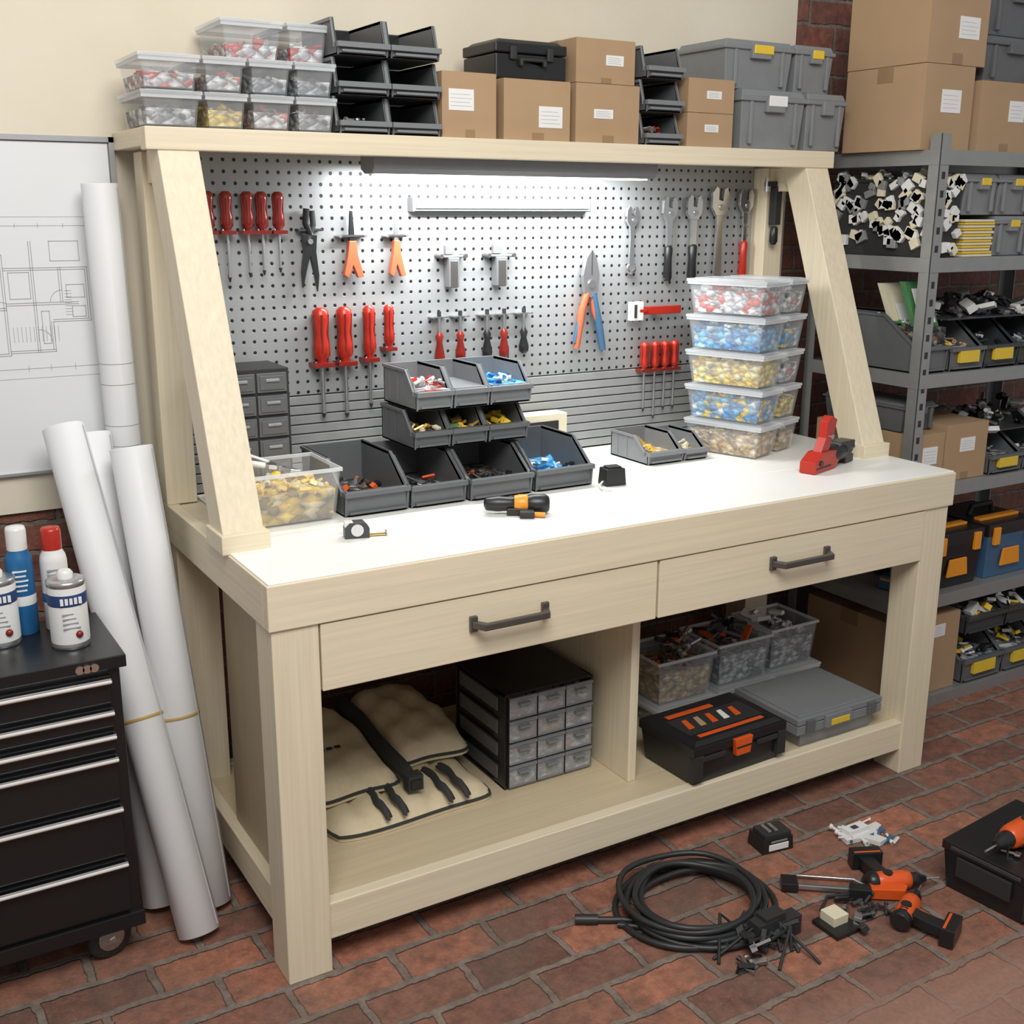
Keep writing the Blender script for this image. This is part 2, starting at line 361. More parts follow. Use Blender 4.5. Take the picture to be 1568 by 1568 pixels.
def tote(x0,y0,z,w,d,h,lab="label_yellow",mat="tote_grey",name="grey_tote",rz=0):
    b=B(name); b.at(x0,y0,z,rz); b.tbox(w/2,d/2,0,w*.9,d*.9,h*.82,w*.97,d*.97,mat)
    b.box((-.003,-.003,h*.8),(w+.003,d+.003,h*.88),mat).tbox(w/2,d/2,h*.88,w*.98,d*.98,h,w*.92,d*.92,mat)
    for k in (.16,.84): b.box((w*k-.006,-.001,h*.08),(w*k+.006,w*.03+.004,h*.8),mat)
    b.box((w*.36,-.010,h*.62),(w*.64,.01,h*.86),mat)
    if lab: b.box((w*.38,-.0125,h*.72),(w*.66,-.008,h*.90),lab)
    return b.done(.003)
S=1.7765
WJ=["white_plastic","steel","label","red","bin_light"]; YJ=["yellow","cream","label_yellow","brass"]; GJ=["steel","chrome","white_plastic","black"]
RJ=["red","white_plastic","label","salmon","steel"]; BJ=["blue_light","blue","white_plastic"]; DJ=["black","black_matte","steel","bin_dark","orange"]; NJ=["brass","cream","cardboard","yellow"]
# top shelf: clear tubs
cols=[(-.025,.122),(.113,.086),(.216,.09),(.322,.088)]
fl=[("mix_grey",GJ),("mix_yellow",YJ),("mix_white",WJ),("mix_grey",GJ)]; fl2=[("mix_red",RJ),("mix_white",WJ),("mix_grey",GJ),("mix_grey",GJ)]
for i,(x,w) in enumerate(cols):
    ctub(x,.572,S,w,.20,.076,fl[i][0],fl[i][1],lid=True,lv=.5,n=14); ctub(x,.572,S+.0765,w,.20,.074,fl2[i][0],fl2[i][1],lid=True,lv=.45,n=14)
ctub(.178,.64,S+.152,.135,.19,.09,"mix_red",RJ,lid=True,lv=.4,n=10); ctub(.333,.64,S+.152,.09,.19,.09,"mix_red",RJ,lid=True,lv=.4,n=8)
for i,x in enumerate((.425,.560)):
    for j in range(3):
        sbin(x,.580,S+j*.086,.128,.22,.084,"bin_grey",None,(GJ if j==0 and i==0 else None),None,n=10,fz=.25,sl=.13,lip=.34,rim="bin_light",inner="black")
carton(.697,.585,S,.153,.22,.152,(.12,.42,.58,.75))
carton(.872,.585,S,.20,.24,.145,(.52,.22,.88,.58))
carton(1.09,.585,S,.205,.24,.146,(.28,.42,.58,.58))
carton(1.105,.61,S+.152,.19,.22,.108,(.5,.42,.80,.66))
b=B("black_tool_case"); b.at(.868,.62,S+.1495)
b.box((0,0,0),(.212,.17,.06),"black").box((-.002,-.002,.062),(.214,.172,.088),"black").tbox(.106,.085,.088,.20,.16,.096,.18,.14,"black")
for k in (.04,.15): b.box((k,-.009,.045),(k+.02,.0,.078),"black_matte")
b.prism([(.065,.03),(.065,.05),(.145,.05),(.145,.03),(.135,.03),(.135,.042),(.075,.042),(.075,.03)],'y',-.016,-.002,"black_matte"); b.done(.004)
for j in range(3): sbin(1.318,.585,S+j*.086,.122,.2,.084,"bin_grey",None,WJ if j==0 else None,None,n=26,fz=.3,sl=.15,lip=.36,rim="bin_light",inner="black")
carton(1.462,.585,S,.165,.22,.088,(.38,.45,.68,.68),tape=False); carton(1.462,.585,S+.091,.165,.22,.088,(.40,.42,.72,.66),tape=False)
tote(1.648,.575,S,.25,.26,.162,"label"); tote(1.903,.575,S,.16,.26,.162,None)
tote(1.60,.60,S+.163,.26,.22,.132,rz=0); tote(1.868,.60,S+.163,.155,.22,.132)
# ---------------------------------------------------------------- table top items
T=.9045
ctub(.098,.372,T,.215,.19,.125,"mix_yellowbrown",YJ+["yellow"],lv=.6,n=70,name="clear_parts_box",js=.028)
b=B("slip_joint_pliers"); b.at(.19,.44,T+.125,-35,0,12)
b.prism([(-.10,-.012),(-.02,-.016),(.0,-.005),(.03,-.012),(.05,0),(.03,.012),(0,.006),(-.02,.018),(-.10,.014),(-.10,.006),(-.03,.006),(-.03,-.004),(-.10,-.004)],'z',-.005,.005,"chrome")
b.tube([(-.03,.012,0),(-.08,.03,0),(-.13,.03,0)],.008,"white_plastic").tube([(-.03,-.012,0),(-.08,-.028,0),(-.13,-.02,0)],.008,"white_plastic"); b.cyl((0,0,-.007),(0,0,.007),.008,"steel"); b.done(.001)
b=B("small_parts_cabinet"); x0,x1=.11,.275; b.box((x0,.585,T),(x1,.73,1.238),"black_matte")
for c in range(2):
    for r in range(6):
        X0=x0+.006+c*.078; Z0=T+.010+r*.0535
        b.box((X0,.578,Z0),(X0+.073,.60,Z0+.046),"drawer_dark").box((X0+.006,.575,Z0+.006),(X0+.067,.580,Z0+.040),"bin_grey").box((X0+.02,.570,Z0+.026),(X0+.053,.577,Z0+.033),"led_bar")
b.done(.0015)
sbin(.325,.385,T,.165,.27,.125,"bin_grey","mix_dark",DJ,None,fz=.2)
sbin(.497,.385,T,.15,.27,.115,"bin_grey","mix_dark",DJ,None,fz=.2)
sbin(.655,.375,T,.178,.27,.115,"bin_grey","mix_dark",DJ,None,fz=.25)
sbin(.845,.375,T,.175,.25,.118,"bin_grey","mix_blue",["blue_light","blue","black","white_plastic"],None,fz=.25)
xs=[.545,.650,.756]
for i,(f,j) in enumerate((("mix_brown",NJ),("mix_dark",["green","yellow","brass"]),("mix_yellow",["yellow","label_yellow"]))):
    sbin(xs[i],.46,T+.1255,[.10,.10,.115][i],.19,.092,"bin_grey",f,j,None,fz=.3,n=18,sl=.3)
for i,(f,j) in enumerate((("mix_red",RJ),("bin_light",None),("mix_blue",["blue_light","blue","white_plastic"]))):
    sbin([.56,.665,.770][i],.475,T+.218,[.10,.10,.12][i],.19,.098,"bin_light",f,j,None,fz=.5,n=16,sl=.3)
b=B("tape_measure"); b.at(.285,.225,T,-15); b.M=b.M@Matrix.Scale(.78,4)
b.prism([(-.035,0),(.035,0),(.035,.028),(.02,.045),(-.02,.045),(-.035,.03)],'y',-.02,.02,"bin_dark").cyl((0,-.023,.024),(0,.023,.024),.018,"chrome").box((-.034,-.015,.03),(-.01,.015,.046),"white_plastic")
b.box((.035,-.01,.002),(.085,.01,.004),"brass").box((.083,-.012,0),(.087,.012,.012),"steel"); b.done(.002)
def drill(name,x,y,z,rz,rx=90,cA="orange",cB="black",s=1.0,ry=0,bit=True):
    b=B(name); b.at(x,y,z,rz,rx,ry); b.M=b.M@Matrix.Scale(s,4)
    b.lathe([(.018,-.075),(.027,-.065),(.030,-.03),(.030,.03),(.027,.05),(.022,.055)],(0,0,0),(1,0,0),cA,18)
    b.lathe([(.026,-.082),(.031,-.075),(.031,-.055),(.027,-.052)],(0,0,0),(1,0,0),cB,18)
    b.lathe([(.021,.055),(.022,.075),(.017,.085),(.010,.105)],(0,0,0),(1,0,0),cB,14)
    if bit: b.cyl((.105,0,0),(.15,0,0),.003,"steel")
    b.prism([(-.045,-.02),(.0,-.02),(-.012,-.06),(-.018,-.115),(-.065,-.115),(-.058,-.07)],'y',-.016,.016,cB)
    b.prism([(-.001,-.03),(.012,-.032),(.004,-.055),(-.008,-.055)],'y',-.008,.008,cA)
    b.box((-.085,-.028,-.155),(.015,.028,-.113),cB).box((-.08,-.0285,-.128),(.010,.0285,-.118),cA)
    b.cyl((-.02,-.031,0),(-.02,.031,0),.016,cB)
    for k in range(3): b.box((-.055+k*.012,-.0308,-.012),(-.050+k*.012,-.02,.012),cB)
    return b.done(.003)
b=B("cordless_screwdriver"); b.at(.70,.215,T+.024,-30)
b.lathe([(.006,-.085),(.016,-.08),(.019,-.05),(.017,-.02),(.020,-.012)],(0,0,0),(1,0,0),"black",16)
b.lathe([(.020,-.012),(.023,.0),(.023,.016),(.021,.02)],(0,0,0),(1,0,0),"orange_yellow",16)
b.lathe([(.021,.02),(.024,.03),(.024,.06),(.018,.07),(.012,.072)],(0,0,0),(1,0,0),"black",16)
b.box((-.03,-.024,-.023),(.02,.0,-.006),"black").box((.0,-.05,-.023),(.035,-.015,-.008),"black_matte").cyl((.035,-.035,-.017),(.06,-.04,-.017),.006,"orange_yellow"); b.done(.002)
b=B("charger_block"); b.at(1.035,.33,T,-8); b.tbox(.03,.025,0,.06,.05,.045,.054,.045,"black").box((.01,.01,.045),(.05,.04,.05),"black_matte").tube([(.0,.02,.01),(-.02,.0,.006),(-.03,-.03,.005),(-.01,-.05,.005)],.003,"white_plastic"); b.done(.003)
b=B("digital_timer"); b.box((1.0,.70,T),(1.155,.76,1.035),"cream").box((1.012,.697,.925),(1.125,.702,1.015),"black").box((1.025,.695,.945),(1.075,.698,1.0),"bin_light").cyl((1.10,.693,.97),(1.10,.70,.97),.012,"steel"); b.done(.004)
sbin(1.285,.48,T,.125,.18,.078,"bin_light","mix_brown",NJ,None,fz=.3,n=16); sbin(1.415,.48,T,.085,.18,.07,"bin_light","mix_brown",NJ,None,fz=.3,n=10)
# tub stack, turned a little on the bench
th=18; ux,uy=math.cos(math.radians(th)),math.sin(math.radians(th))
lv=[("mix_brown",NJ),("mix_blueyellow",BJ+["yellow"]),("mix_yellow",YJ),("mix_blue",BJ),("mix_red",RJ)]
lr=[("mix_brown",NJ),("mix_yellow",YJ),("mix_white",WJ),("mix_blueyellow",GJ+["blue_light"]),("mix_white",WJ)]
for i in range(5):
    s=.004*i; z=T+i*.1025
    ctub(1.60-s*ux,.365-s*uy+.004,z,.110+s,.25,.101,lv[i][0],lv[i][1],lid=True,rz=th,lv=.66,n=34,js=.026)
    o=.142; ctub(1.60+o*ux,.365+o*uy+.01,z,.086+s*.5,.22,.101,lr[i][0],lr[i][1],lid=True,rz=th,lv=.58,n=22,js=.026)
b=B("red_pipe_clamp"); b.at(1.715,.215,T+.001,18); b.M=b.M@Matrix.Diagonal((1.25,1.1,.9,1))
b.prism([(-.095,0),(.0,0),(.02,.02),(.02,.055),(-.06,.06),(-.095,.035)],'y',-.022,.022,"red")
b.prism([(-.06,.05),(-.02,.05),(.0,.10),(.015,.15),(-.01,.165),(-.03,.15),(-.035,.10)],'y',-.012,.012,"red")
b.box((-.09,-.0235,.012),(-.02,-.02,.018),"black").cyl((-.07,-.025,.03),(-.07,.0,.03),.008,"black")
b.lathe([(.02,0),(.026,.01),(.026,.05),(.014,.06),(.012,.10)],(.0,0,.04),(1,-.1,.1),"black",16)
b.prism([(.0,.02),(.08,.02),(.10,.05),(.10,.07),(.03,.075)],'y',-.02,.02,"black").box((.06,-.018,0),(.10,.018,.025),"black").cyl((-.01,-.016,.10),(-.01,.016,.10),.008,"steel"); b.done(.004)
# ---------------------------------------------------------------- pegboard tools
PY=.785
def screwdriver(x,z1,hl,zt,col="red",r=.013,y=PY-.025,name="screwdriver",shaft="steel"):
    b=B(name)
    b.lathe([(r*.5,0),(r*.95,hl*.06),(r,hl*.2),(r*.78,hl*.45),(r*1.0,hl*.65),(r*1.0,hl*.85),(r*.55,hl*.93),(r*.6,hl)],(x,y,z1),(0,0,-1),col,12)
    for k in range(6):
        a=math.pi*k/3+.3; b.tube([(x+r*.93*math.cos(a),y+r*.93*math.sin(a),z1-hl*.12),(x+r*.8*math.cos(a),y+r*.8*math.sin(a),z1-hl*.45),(x+r*.95*math.cos(a),y+r*.95*math.sin(a),z1-hl*.8)],r*.17,"red_dark" if col!="black" else "black_matte",5)
    b.cyl((x,y,z1-hl),(x,y,zt+.012),r*.26,shaft,None,8); b.cyl((x,y,zt+.012),(x,y,zt),r*.34,"black_matte",r*.12,8)
    b.box((x-r*1.25,y-r,z1-hl*1.02-.004),(x+r*1.25,PY,z1-hl*.97),"red_dark" if col!="black" else "black_matte").cyl((x-r,y-.004,z1-hl*.99),(x-r,y-.016,z1-hl*.95),.002,"steel",None,6)
    return b.done(.0006)
for x,t in ((.155,1.445),(.200,1.43),(.252,1.44),(.288,1.445),(.33,1.45)): screwdriver(x,1.645,.095,t,"red_dark",.015)
for x,t,l,r in ((.43,1.075,.145,.022),(.495,1.07,.145,.021),(.565,1.09,.14,.017),(.622,1.12,.115,.014)): screwdriver(x,1.36,l,t,"red",r)
for x,t in ((1.475,1.0),(1.515,.975),(1.553,1.0),(1.59,1.0)): screwdriver(x,1.215,.085,t,"red",.014)
b=B("locking_pliers"); b.at(.41,PY-.02,0)
b.tube([(-.004,0,1.605),(-.008,0,1.57),(.004,0,1.54)],.009,"black").tube([(.010,0,1.60),(.012,0,1.565),(-.004,0,1.53)],.008,"black_matte")
b.prism([(-.02,1.545),(.02,1.54),(.016,1.50),(.022,1.44),(.017,1.40),(.008,1.45),(.0,1.49),(-.012,1.45),(-.022,1.41),(-.024,1.45),(-.016,1.50)],'y',-.006,.006,"black").cyl((0,-.01,1.525),(0,.02,1.525),.007,"steel"); b.box((-.03,-.005,1.55),(.035,.02,1.556),"black_matte"); b.done(.001)
def snip(x,s):
    b=B("end_cutting_pliers"); b.at(x,PY-.02,0)
    b.prism([(-.003*s,1.60),(.003*s,1.60),(.006*s,1.55),(.006*s,1.52),(-.006*s,1.52),(-.006*s,1.55)],'y',-.004,.004,"black" if s>1 else "steel")
    b.prism([(-.008*s,1.525),(.009*s,1.525),(.012*s,1.49),(.026*s,1.435),(.012*s,1.432),(.0,1.465),(-.012*s,1.432),(-.022*s,1.44),(-.012*s,1.49)],'y',-.008,.008,"salmon")
    b.box((-.032*s,-.006,1.534),(.032*s,.02,1.540),"black_matte").cyl((-.03*s,-.012,1.537),(-.03*s,.02,1.537),.004,"steel").cyl((.03*s,-.012,1.537),(.03*s,.02,1.537),.004,"steel"); b.done(.0012)
snip(.525,1.15); snip(.65,.95)
def clampy(x,s):
    b=B("metal_hanging_bracket"); b.at(x,PY,0)
    b.box((-.040*s,-.03,1.478),(.040*s,0,1.484),"lamp_body").box((-.016*s,-.035,1.40),(.016*s,-.005,1.478),"lamp_body").box((-.010*s,-.038,1.398),(.010*s,-.03,1.47),"handle_metal")
    b.box((-.014*s,-.012,1.486),(.014*s,0,1.510),"lamp_body")
    for k in (-1,1): b.cyl((k*.037*s,-.035,1.482),(k*.037*s,0,1.482),.006,"handle_metal")
    b.done(.0015)
clampy(.815,1); clampy(.965,1.08)
for x,c,h in ((.775,"red_dark",.09),(.84,"red_dark",.08),(.925,"black",.08),(.98,"red_dark",.08),(1.045,"black",.07)):
    b=B("nut_driver"); y=PY-.02
    b.cyl((x,y,1.335),(x,y,1.275),.004,"steel",None,8).cyl((x,y,1.335),(x,y,1.322),.006,"black_matte",None,8)
    b.lathe([(.005,0),(.012,.012),(.008,.028),(.015,h*.75),(.014,h*.95),(.006,h+.004)],(x,y,1.28),(0,0,-1),c,12)
    b.box((x-.024,y-.003,1.318),(x+.024,PY,1.322),"steel").cyl((x-.022,y-.01,1.32),(x-.022,PY,1.32),.003,"steel",None,6).cyl((x+.022,y-.01,1.32),(x+.022,PY,1.32),.003,"steel",None,6)
    b.done(.0006)
b=B("combination_pliers"); b.at(1.27,PY-.022,1.40)
b.prism([(-.022,-.03),(-.03,.02),(-.018,.07),(0,.095),(.016,.07),(.028,.02),(.022,-.03),(0,-.045)],'y',-.008,.008,"steel")
b.box((-.001,-.0095,.02),(.001,.009,.09),"black").cyl((0,-.012,-.005),(0,.02,-.005),.012,"chrome")
b.tube([(-.01,0,-.03),(-.028,0,-.08),(-.035,0,-.13),(-.045,0,-.19)],[.010,.012,.011,.009],"salmon").tube([(-.022,0,-.07),(-.038,0,-.12),(-.052,0,-.175)],[.007,.008,.006],"tool_blue")
b.tube([(.01,0,-.03),(.022,0,-.08),(.035,0,-.13),(.05,0,-.20)],[.010,.012,.012,.010],"tool_blue").tube([(.006,0,-.04),(.013,0,-.08),(.023,0,-.11)],[.006,.008,.005],"salmon")
b.done(.001)
def wrench(x,zt,zb,w,hcol=None,name="adjustable_wrench",both=False):
    b=B(name); b.at(x,PY-.016,0); w2=w/2; hh=w*1.3
    b.prism([(-w2*.5,zt-hh),(-w2,zt-hh*.72),(-w2*.95,zt-hh*.2),(-w2*.55,zt),(-w2*.25,zt-hh*.08),(-w2*.25,zt-hh*.45),(w2*.25,zt-hh*.5),(w2*.35,zt-hh*.12),(w2*.7,zt-hh*.02),(w2,zt-hh*.3),(w2*.9,zt-hh*.75),(w2*.45,zt-hh)],'y',-.006,.006,"chrome")
    b.cyl((w2*.1,-.009,zt-hh*.72),(w2*.1,.009,zt-hh*.72),w2*.28,"steel")
    b.prism([(-w2*.45,zt-hh*.9),(w2*.42,zt-hh*.9),(w2*.32,(zt+zb)/2),(w2*.45,zb),(-w2*.45,zb),(-w2*.32,(zt+zb)/2)],'y',-.0045,.0045,"chrome")
    if hcol: b.lathe([(w2*.35,0),(w2*.5,.01),(w2*.42,(zt-zb)*.25),(w2*.5,(zt-zb)*.4),(w2*.3,(zt-zb)*.43)],(0,0,zb-.005),(0,0,1),hcol,12)
    if both: b.lathe([(w2*.4,-.006),(w2*.75,-.005),(w2*.75,.005),(w2*.4,.006)],(0,0,zb),(0,1,0),"chrome",16)
    b.cyl((0,-.004,zt-hh*.5),(0,.018,zt-hh*.5),.004,"black_matte",None,8); b.done(.001)
wrench(1.42,1.615,1.435,.044,None,"combination_wrench",True)
wrench(1.558,1.645,1.40,.055,"black"); wrench(1.652,1.65,1.40,.058,"black"); wrench(1.753,1.675,1.40,.068,None); wrench(1.858,1.67,1.40,.056,"red")
b=B("bar_clamp"); b.at(1.935,.70,0); b.box((-.06,-.01,1.675),(.04,.01,1.69),"black_matte").box((-.03,-.014,1.56),(-.005,.014,1.675),"black_matte").cyl((-.055,0,1.66),(-.055,0,1.70),.008,"steel").lathe([(.007,0),(.013,.01),(.012,.05),(.008,.055)],(-.018,0,1.50),(0,0,1),"black",12); b.box((-.02,0,1.62),(0,.024,1.64),"black_matte"); b.done(.002)
b=B("pipe_wrench"); b.at(1.50,PY-.03,1.31); b.box((-.09,-.01,-.028),(-.045,.01,.028),"white_plastic").box((-.08,-.012,-.02),(-.07,.012,.02),"black_matte").box((-.045,-.008,-.012),(.10,.008,.012),"red").box((-.06,-.011,-.004),(-.03,.009,.006),"red").box((0,.0,-.006),(.02,.03,.006),"steel"); b.done(.002)
# ---------------------------------------------------------------- lower shelf items
Z=.1585
b=B("canvas_tool_roll")
b.pillow(.205,.225,.64,.60,lambda x,y:Z,.055,"canvas","canvas_dark",nx=30,ny=16,quilt=5,wr=.002)
b.pillow(.19,.32,.425,.755,lambda x,y:Z+.050+.05*max(0,(y-.3)),.055,"canvas","canvas_dark",ph=1,wr=.004)
b.pillow(.455,.39,.665,.765,lambda x,y:Z+.050+.08*max(0,(y-.3)),.055,"canvas","canvas_dark",ph=2.3,wr=.004)
b.pillow(.422,.29,.458,.76,lambda x,y:Z+.070+.08*max(0,(y-.3)),.034,"canvas_dark",None,nx=4,ny=24,wr=.001)
b.box((.420,.268,Z+.06),(.460,.30,Z+.10),"canvas_dark").box((.425,.264,Z+.068),(.455,.269,Z+.09),"black")
for x in (.33,.375,.50,.545): b.pillow(x,.212,x+.018,.37,lambda x,y:Z+.036+.018*min(1,max(0,(y-.215)/.03)),.016,"canvas_dark",None,nx=3,ny=10,wr=0)
for i in range(4): b.box((.25+.022*i,.48,Z+.1145),(.265+.022*i,.492,Z+.1165),"canvas_dark")
b.done(0)
b=B("drawer_organizer"); x0,x1,y0,y1,h=.685,.955,.245,.52,.262
b.box((x0,y0+.012,Z),(x1,y1,Z+.006),"black").box((x0,y0+.012,Z+h-.006),(x1,y1,Z+h),"black").box((x0,y1-.006,Z),(x1,y1,Z+h),"black")
b.box((x0+.004,y0+.060,Z),(x1-.004,y1-.01,Z+h-.01),"black_matte")
for x in (x0,x1-.006): b.box((x,y0+.01,Z),(x+.006,y0+.065,Z+h),"black")
for r in range(4):
    z0=Z+.008+r*.063
    b.box((x0-.003,y0+.045,z0+.012),(x0+.006,y1-.03,z0+.05),"bin_grey").box((x0-.004,y0+.04,z0+.052),(x0+.006,y1-.02,z0+.056),"black")
    for c in range(3):
        X=x0+.008+c*.0857
        b.box((X,y0,z0),(X+.082,y0+.003,z0+.050),"drawer_clear").box((X-.001,y0-.003,z0+.050),(X+.083,y0+.004,z0+.058),"bin_light")
        b.box((X,y0-.001,z0),(X+.082,y0+.002,z0+.004),"bin_light").box((X+.002,y0+.058,z0),(X+.080,y0+.0598,z0+.056),"bin_light")
        b.box((X+.003,y0+.005,z0+.003),(X+.079,y0+.055,z0+.026),["mix_white","mix_orange","mix_grey","mix_orange","mix_white","mix_brown"][(r*2+c)%6])
        b.junk(X+.012,y0+.012,z0+.026,X+.070,y0+.045,z0+.034,7,.018,["white_plastic","label","orange" if (r+c)%2 else "steel","cream"])
        b.box((X+.024,y0-.014,z0+.040),(X+.058,y0,z0+.045),"bin_light").box((X-.002,y0-.001,z0),(X,y0+.03,z0+.058),"black")
b.done(.0012)
for i,(x,w,f,j) in enumerate(((1.235,.205,"mix_brown",DJ),(1.475,.205,"mix_grey",DJ),(1.70,.19,"mix_grey",["white_plastic","steel","label"]))):
    y=.33+.02*i
    ctub(x-.004,y-.01,Z,w+.012,.20,.07,"mix_grey",None,lid=True,lv=.3)
    ctub(x,y,Z+.071,w,.18,.135,f,j,lv=.7,n=26,open_junk=14 if i<2 else 5)
b=B("black_toolbox"); b.at(1.105,.012,Z+.004,2); b.M=b.M@Matrix.Diagonal((1.04,.9,.86,1))
b.tbox(.155,.12,0,.29,.215,.10,.31,.235,"black").box((-.004,-.004,.10),(.314,.244,.128),"black").tbox(.155,.12,.128,.30,.23,.138,.27,.20,"black")
for k in (0,.285): b.box((k,-.006,.02),(k+.028,.02,.10),"black_matte")
b.prism([(.125,.125),(.185,.125),(.178,.07),(.132,.07)],'y',-.016,.0,"orange").box((.13,-.018,.095),(.18,-.012,.10),"black")
b.box((.02,-.008,.08),(.10,0,.095),"black_matte").box((.21,-.008,.08),(.28,0,.095),"black_matte")
b.box((.045,.035,.137),(.265,.050,.1395),"orange").box((.045,.175,.137),(.20,.195,.1395),"orange").box((.03,.06,.137),(.28,.165,.1392),"black_matte")
for k in range(5): b.prism([(.05+k*.04,.09),(.070+k*.04,.09),(.080+k*.04,.145),(.065+k*.04,.145)],'z',.137,.1405,["orange","cardboard","orange","label","orange"][k])
b.done(.005)
b=B("grey_organizer_case"); b.at(1.49,.035,Z); b.M=b.M@Matrix.Diagonal((1,.86,.92,1))
b.tbox(.165,.15,0,.27,.26,.05,.29,.28,"tote_grey").box((0,0,.05),(.33,.30,.078),"tote_grey").box((0,0,.081),(.33,.30,.10),"tote_grey").box((.015,.015,.10),(.315,.285,.104),"tote_grey").box((.003,.003,.078),(.327,.297,.081),"dark_gap")
b.box((.10,-.012,.055),(.20,0,.095),"tote_grey").box((.12,-.014,.06),(.19,-.01,.08),"label_yellow")
for k in (.03,.27): b.box((k,-.01,.055),(k+.03,0,.095),"bin_grey")
b.done(.004)
# ---------------------------------------------------------------- floor items
b=B("coiled_cable")
for i in range(8):
    r=.160+R.uniform(-.035,.024); cx,cy=.93+R.uniform(-.02,.02),-.215+R.uniform(-.018,.018); zz=.010+i*.0055; ph=R.uniform(0,6)
    b.tube([(cx+r*math.cos(a*math.pi/24)*1.06,cy+r*math.sin(a*math.pi/24)*1.0+.004*math.sin(a*math.pi/6+ph),zz+.003*math.sin(a*math.pi/8+ph)) for a in range(48)],.0072,"rubber",10,True)
b.tube([(.69,-.14,.0095),(.75,-.175,.010),(.81,-.225,.012),(.87,-.30,.014),(.95,-.37,.02),(1.0,-.38,.03)],.008,"rubber",10); b.cyl((.655,-.12,.011),(.70,-.147,.011),.0125,"rubber")
b.tube([(.73,-.185,.0095),(.81,-.255,.012),(.90,-.345,.014),(1.0,-.40,.02)],.0065,"rubber",8)
for k in range(4):
    a=(.98+R.uniform(-.03,.05),-.38+R.uniform(-.04,.03)); b.box((a[0],a[1],.004),(a[0]+.06,a[1]+.035,.04+.01*k),"black_matte")
for k in range(14):
    x,y=.99+R.uniform(-.05,.05),-.40+R.uniform(-.05,.05); b.tube([(x,y,.03),(x+R.uniform(-.05,.05),y+R.uniform(-.04,.04),.05),(x+R.uniform(-.10,.05),y+R.uniform(-.10,.02),.004)],.004,"rubber",6)
b.junk(.93,-.44,.008,1.03,-.36,.05,26,.03,["black","rubber","black_matte"],2); b.junk(.86,-.47,.006,.93,-.42,.012,8,.018,["black","steel","black_matte"],2.5); b.done(.001)
b=B("battery_pack"); b.at(1.235,-.125,0,-8); b.tbox(.045,.035,0,.095,.07,.04,.09,.066,"black").box((.005,.003,.04),(.085,.06,.052),"black_matte").box((.015,-.003,.008),(.075,.0,.026),"label").box((.02,-.004,.03),(.07,0,.036),"steel").box((.02,.012,.052),(.03,.05,.058),"steel").box((.04,.012,.052),(.05,.05,.058),"steel"); b.done(.003)
b=B("electrical_fittings"); b.at(1.525,-.19,0)
b.prism([(-.07,-.01),(-.02,-.02),(0,-.06),(.03,-.055),(.02,-.02),(.07,.0),(.07,.02),(.0,.015),(-.06,.03)],'z',0.002,.016,"white_plastic").box((-.05,.0,.016),(.02,.03,.028),"label").box((-.03,.005,.028),(-.01,.02,.030),"bin_dark").junk(-.07,-.07,.006,.06,.05,.014,22,.024,["white_plastic","label","steel","bin_dark","tool_blue"],1.8); b.done(.001)
drill("cordless_drill",1.40,-.40,.027,-25,90,"orange","black",.78)
drill("impact_driver",1.335,-.50,.027,25,-90,"orange","black",.78)
b=B("hacksaw"); b.at(1.26,-.335,.012,-38); b.box((-.10,-.006,-.004),(.10,.006,.008),"steel").prism([(.09,-.02),(.17,-.015),(.18,.01),(.16,.025),(.09,.015)],'z',-.008,.02,"orange").box((-.12,-.015,-.008),(-.08,.03,.014),"black").box((.04,-.03,-.006),(.09,.0,.022),"black").tube([(-.10,.02,.0),(-.08,.05,.0),(.06,.05,.0),(.10,.01,.0)],.004,"steel"); b.done(.003)
b=B("scattered_tool_parts"); b.at(1.28,-.43,0); b.junk(-.10,-.06,.01,.07,.05,.018,16,.026,["black","black_matte","steel","bin_dark","black"],2); b.box((-.13,-.02,.01),(-.085,.025,.034),"cream").box((-.15,-.05,.002),(-.07,.03,.012),"black").tube([(-.10,.05,.008),(-.05,.08,.01),(.02,.05,.012),(.1,.1,.008)],.004,"rubber"); b.done(.001)
b=B("power_tool_case"); b.at(1.54,-.665,0,6)
b.tbox(.16,.11,0,.30,.20,.105,.32,.22,"black").box((-.004,-.004,.105),(.324,.224,.128),"black")
for k in (.0,.14,.29): b.box((k,-.008,.015),(k+.028,.01,.105),"black_matte")
b.box((.10,-.014,.08),(.22,.0,.115),"black_matte").box((-.008,.04,.05),(0,.18,.10),"black_matte").box((.12,-.015,.03),(.2,0,.05),"orange")
b.box((-.006,.02,.112),(.0,.2,.122),"bin_dark").junk(.05,.03,.132,.26,.10,.136,18,.024,["black","steel","black_matte","label"],2); b.done(.005)
drill("rotary_hammer",1.655,-.55,.160,186,80,"orange","black",1.0)
# ---------------------------------------------------------------- tool cabinet at left
b=B("rolling_tool_cabinet"); cx0,cx1,cy0,cy1=-.95,-.235,.25,.53
b.box((cx0,cy0+.012,.11),(cx1,cy1,.70),"cab_black").box((cx0-.01,cy0-.004,.695),(cx1+.012,cy1+.01,.722),"cab_black").box((cx0,cy0,.09),(cx1+.006,cy1,.125),"cab_black")
zt=[.685,.615,.562,.51,.395,.265,.13]
for i in range(6):
    b.box((cx0+.02,cy0,zt[i+1]+.006),(cx1-.022,cy0+.02,zt[i]-.004),"cab_black")
    b.box((cx0+.02,cy0-.016,zt[i]-.018),(cx1-.022,cy0+.002,zt[i]-.005),"chrome").box((cx0+.02,cy0-.019,zt[i]-.015),(cx1-.022,cy0-.013,zt[i]-.009),"white_plastic")
for i in range(3): b.cyl((-.315+i*.014,cy0-.008,.706),(-.315+i*.014,cy0+.0,.706),.009,"chrome")
